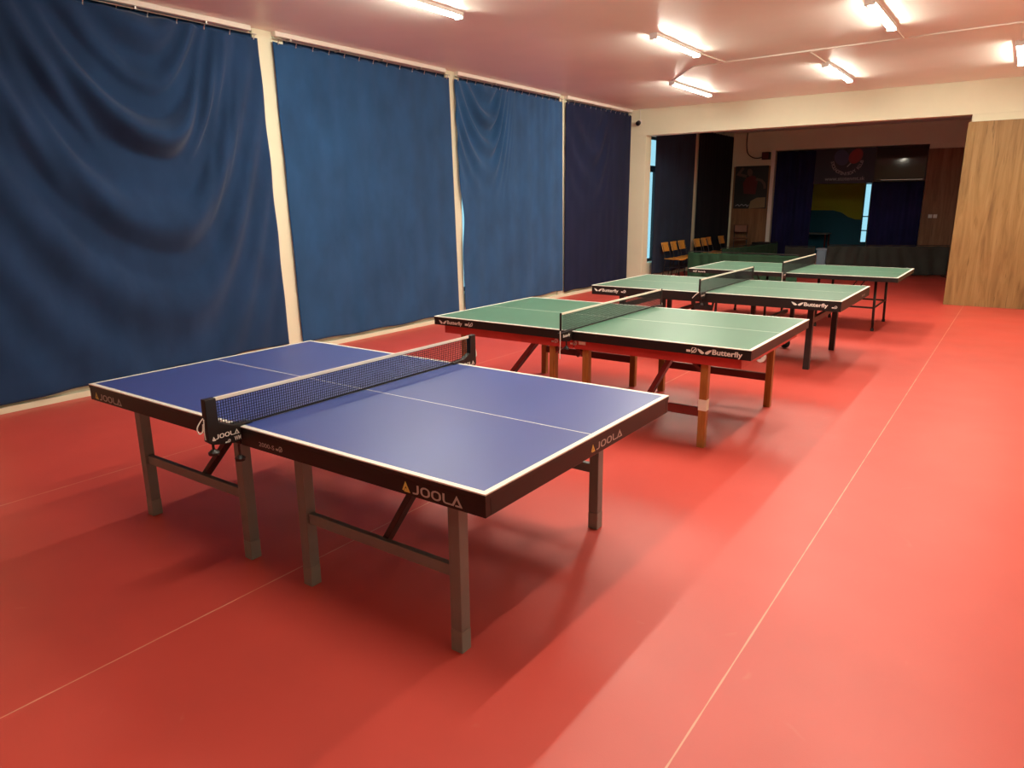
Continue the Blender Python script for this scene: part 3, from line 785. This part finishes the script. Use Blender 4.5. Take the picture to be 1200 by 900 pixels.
decal('approval_mark', BALL, (-.985, ff, .690), (1, 0, 0), (0, 0, 1), .06, ap[0], M['logo_white'])
decal('lettering', BFLY, (HL - .0015, .30, .680), (0, 1, 0), (0, 0, 1), .18, ap[1], M['logo_grey'], .032)
net(-.005, CY, 'net on the black-framed green table with wheels', 'rolling')

# ---- farthest green table ------------------------------------------------------
CX, CY = .13, 8.33
T = thing('table_tennis_table', 'green table tennis table with thin tube legs, farthest from the camera', 'table', (CX, CY, 0), 0, GT)
tabletop(T, M['greentop'], M['black'])
ap = apron(T, M['black'], .700, .7378, .0015, .022)
for s in (-1, 1):
    for y in (-.34, .58):
        lg = MB(); lg.cyl((s * 1.08, y, .02), (s * 1.06, y, .70), .017, n=14); l_ = lg.build('leg', M['blacksteel'], T, smooth=True)
        MB().cyl((s * 1.08, y, 0), (s * 1.08, y, .035), .022, n=14).build('foot_cap', M['rubber'], l_)
    MB().cyl((s * 1.07, -.34, .31), (s * 1.07, .58, .31), .012, n=12).build('rung', M['blacksteel'], T, smooth=True)
    for y in (-.34, .58):
        MB().cyl((s * 1.07, y, .31), (s * .35, y, .31), .012, n=12).build('side_rail', M['blacksteel'], T, smooth=True)
        lg = MB(); lg.cyl((s * .35, y, .02), (s * .35, y, .70), .017, n=14); l_ = lg.build('leg', M['blacksteel'], T, smooth=True)
        MB().cyl((s * .35, y, 0), (s * .35, y, .035), .022, n=14).build('foot_cap', M['rubber'], l_)
        br = MB(); br.bar((s * .62, y + .02, .31), (s * .85, y + .02, .70), .014, .022, (0, 1, 0)); br.build('brace', M['blacksteel'], T)
decal('approval_mark', BALL, (-1.30, ff, .708), (1, 0, 0), (0, 0, 1), .06, ap[0], M['logo_white'])
decal('lettering', BFLY, (-1.22, ff, .706), (1, 0, 0), (0, 0, 1), .11, ap[0], M['logo_white'], .024)
net(CX, CY, 'net on the farthest green table with tube legs', 'wood')

# ================================================================== BARRIERS
def barrier(label, a, b, h, m, seed, ruf=.02, posts=2):
    a = Vector((*a, 0)); b = Vector((*b, 0)); L = (b - a).length; d = (b - a).normalized()
    t = thing('court_barrier', label, 'barrier', tuple((a + b) / 2), math.atan2(d.y, d.x), 'low cloth court barriers')
    rnd = random.Random(seed); n = int(L / .02); nz = 14; V = []; F = []
    p1, p2, p3 = (rnd.uniform(0, 6) for _ in range(3))
    for j in range(nz + 1):
        tz = j / nz
        for i in range(n + 1):
            x = -L / 2 + L * i / n
            sl = x + (1 - tz) * .22 * math.sin(x * 2.1 + p3)
            dd = ruf * (.25 + .75 * tz) * (math.sin(sl * 23 + p1) * .6 + math.sin(sl * 11 + p2) * .6)
            z = h - .012 - (h - .05) * tz - .012 * abs(math.sin(x * 9)) * (tz < .1)
            V.append((x, -.022 + dd, z))
    for j in range(nz):
        for i in range(n):
            q = j * (n + 1) + i; F.append((q, q + 1, q + n + 2, q + n + 1))
    mb = MB(); mb.add(V, F); mb.build('barrier_cloth', m, t, smooth=True, solid=.003)
    MB().cyl((-L / 2, .0, h), (L / 2, 0, h), .009, n=10).build('top_rail', M['dark'], t)
    for i in range(posts):
        x = -L / 2 + .03 + (L - .06) * i / (posts - 1)
        MB().cyl((x, .01, 0), (x, .01, h), .009, n=10).build('post', M['dark'], t)
        MB().box(x - .015, x + .015, -.16, .18, 0, .018).build('foot', M['dark'], t, bevel=.003)
    return t
barrier('green ruffled cloth barrier just behind the farthest green table', (-2.98, 11.95), (-.75, 11.85), .70, M['greencloth'], 3, .045, 3)
barrier('dark green cloth barrier standing before the poster wall', (-2.75, 13.3), (-2.35, 16.2), .70, M['greencloth'], 6, .02, 3)
barrier('black cloth barrier at the back beneath the brown board', (-1.02, 15.5), (1.36, 16.4), .70, M['darkcloth'], 9, .05, 3)
barrier('black cloth barrier standing before the left deep blue curtain', (-2.2, 16.4), (-1.5, 16.5), .60, M['darkcloth'], 12, .02, 2)

# ================================================================== CHAIRS
def make_chair(label, woodm, name='school_chair'):
    """faces +X, back towards -X, origin on the floor under the seat centre"""
    t = thing(name, label, 'chair', (0, 0, 0), 0, 'school chairs along the rear curtains')
    w = .19
    # seat: gently dished board
    V = []; F = []; n = 10
    for i in range(n + 1):
        for j in range(n + 1):
            x = -.19 + .38 * i / n; y = -w + 2 * w * j / n
            V.append((x, y, .440 - .012 * math.cos(PI * (y / w) / 2) + .010 * ((x / .19) ** 2) - (.02 * max(0, (x - .12) / .07) ** 2)))
    for i in range(n):
        for j in range(n): q = i * (n + 1) + j; F.append((q, q + n + 1, q + n + 2, q + 1))
    mb = MB(); mb.add(V, F); mb.build('seat', woodm, t, smooth=True, solid=.012)
    V = []; F = []
    for i in range(n + 1):
        for j in range(n + 1):
            z = .60 + .20 * i / n; y = -w + 2 * w * j / n
            V.append((-.215 - .06 * (i / n) - .02 * math.cos(PI * (y / w) / 2), y, z))
    for i in range(n):
        for j in range(n): q = i * (n + 1) + j; F.append((q, q + n + 1, q + n + 2, q + 1))
    mb = MB(); mb.add(V, F); mb.build('backrest', woodm, t, smooth=True, solid=.011)
    for s in (-1, 1):
        y = s * .165
        MB().tube(smooth_pts([(.19, y, .0), (.165, y, .25), (.15, y, .40), (.12, y, .423), (0, y, .422)]), .010, 8).build('leg', M['chairframe'], t, smooth=True)
        MB().tube(smooth_pts([(-.24, y, .0), (-.19, y, .25), (-.175, y, .42), (-.20, y, .56), (-.265, y, .77)]), .010, 8).build('leg', M['chairframe'], t, smooth=True)
        MB().cyl((.163, y, .25), (-.19, y, .25), .008, n=8).build('side_rail', M['chairframe'], t)
    MB().cyl((0, -.165, .418), (0, .165, .418), .009, n=8).build('cross_bar', M['chairframe'], t)
    return t
ch = [(13.09, 'orange plywood chair nearest the white corner post, first of the row'), (13.56, 'orange plywood chair second in the row from the white corner post'),
      (14.10, 'orange plywood chair just before the thin rear pillar'), (15.00, 'orange plywood chair just past the thin rear pillar'),
      (15.52, 'orange plywood chair beside the far black curtain, second past the pillar'), (15.92, 'orange plywood chair third past the pillar, before the gap'),
      (16.75, 'orange plywood chair alone after the gap, last of the orange row')]
proto = None
for i, (y, lb) in enumerate(ch):
    if proto is None: proto = make_chair(lb, M['chairwood']); o = proto
    else: o = copy_tree(proto)
    o['label'] = lb; o.location = (-3.74 + .02 * math.sin(i * 2.3), y, 0); o.rotation_euler = (0, 0, .05 * math.sin(i * 1.7))
o = make_chair('red-brown chair in the dark corner beside the poster panel', M['chairbrown']); o.location = (-3.66, 17.36, .276); o.rotation_euler = (0, 0, -1.25)

o['category'] = 'chair'
pl = thing('crate', 'dark crate under the red-brown chair in the far corner', 'crate', (-3.66, 17.36, 0))
MB().box(-.30, .30, -.30, .30, 0, .262).build('crate_body', M['dark'], pl, bevel=.01)
MB().box(-.31, .31, -.31, .31, .262, .270).build('crate_lid', M['dark'], pl, bevel=.002)
# tangle of black cable on a low trolley
t = thing('cable_heap', 'tangled heap of black cable before the brown poster panel', 'cable', (-2.95, 17.0, 0))
cb = MB(); cb.box(-.3, .3, -.2, .2, .06, .48); cb.build('crate', M['dark'], t, bevel=.02)
rnd = random.Random(2); pts = []
for i in range(46):
    a = i * 1.13; r = .12 + .16 * rnd.random(); pts.append((r * math.cos(a) * 1.15, r * math.sin(a) * .7, .51 + .20 * rnd.random() * (1 - r * 1.5)))
MB().tube(smooth_pts(pts, 5), .012, 6).build('cable_coil', M['rubber'], t, smooth=True)
for x in (-.25, .25):
    for y in (-.16, .16): MB().cyl((x - .015, y, .03), (x + .015, y, .03), .03, n=14).build('castor', M['rubber'], t)

# pale blue box near the opening, and the little table in the next room
t = thing('storage_box', 'pale blue box on the floor beside the back black barrier', 'box', (-1.38, 16.75, 0))
MB().box(-.10, .12, -.15, .15, 0, .50).build('box_body', M['paleblue'], t, bevel=.015)
MB().box(-.12, .14, -.17, .17, .50, .55).build('lid', M['paleblue'], t, bevel=.01)
t = thing('side_table', 'small grey-topped table seen through the back opening', 'table', (-2.62, 21.3, 0))
MB().box(-.42, .42, -.3, .3, .70, .73).build('table_top', M['tabletop_grey'], t, bevel=.004)
for x in (-.36, .36):
    for y in (-.25, .25): MB().box(x - .02, x + .02, y - .02, y + .02, 0, .70).build('leg', M['redwood'], t, bevel=.003)

# ================================================================== WORLD, CAMERA
W = bpy.data.worlds.new('sky'); S.world = W; W.use_nodes = True
bg = W.node_tree.nodes['Background']; bg.inputs['Color'].default_value = (.42, .82, 1.0, 1); bg.inputs['Strength'].default_value = .75

cam = bpy.data.cameras.new('camera'); co = bpy.data.objects.new('camera', cam); COL.objects.link(co)
f, cx, cy, cz, p, yw, rl = 836.2834, 2.7302, -2.5224, 1.7059, .2486, .6166, -.0081
cam.sensor_fit = 'HORIZONTAL'; cam.sensor_width = 36; cam.lens = f / 1200 * 36; cam.clip_start = .05; cam.clip_end = 200
fw = Vector((-math.sin(yw) * math.cos(p), math.cos(yw) * math.cos(p), -math.sin(p)))
ri = Vector((math.cos(yw), math.sin(yw), 0)); up = ri.cross(fw)
c_, s_ = math.cos(rl), math.sin(rl)
r2 = ri * c_ + up * s_; u2 = ri * -s_ + up * c_
co.matrix_world = Matrix(((r2.x, u2.x, -fw.x, cx), (r2.y, u2.y, -fw.y, cy), (r2.z, u2.z, -fw.z, cz), (0, 0, 0, 1)))
S.camera = co
vs = S.view_settings; vs.view_transform = 'Standard'; vs.look = 'None'; vs.gamma = 1; vs.use_curve_mapping = False
vs.exposure = 0.55
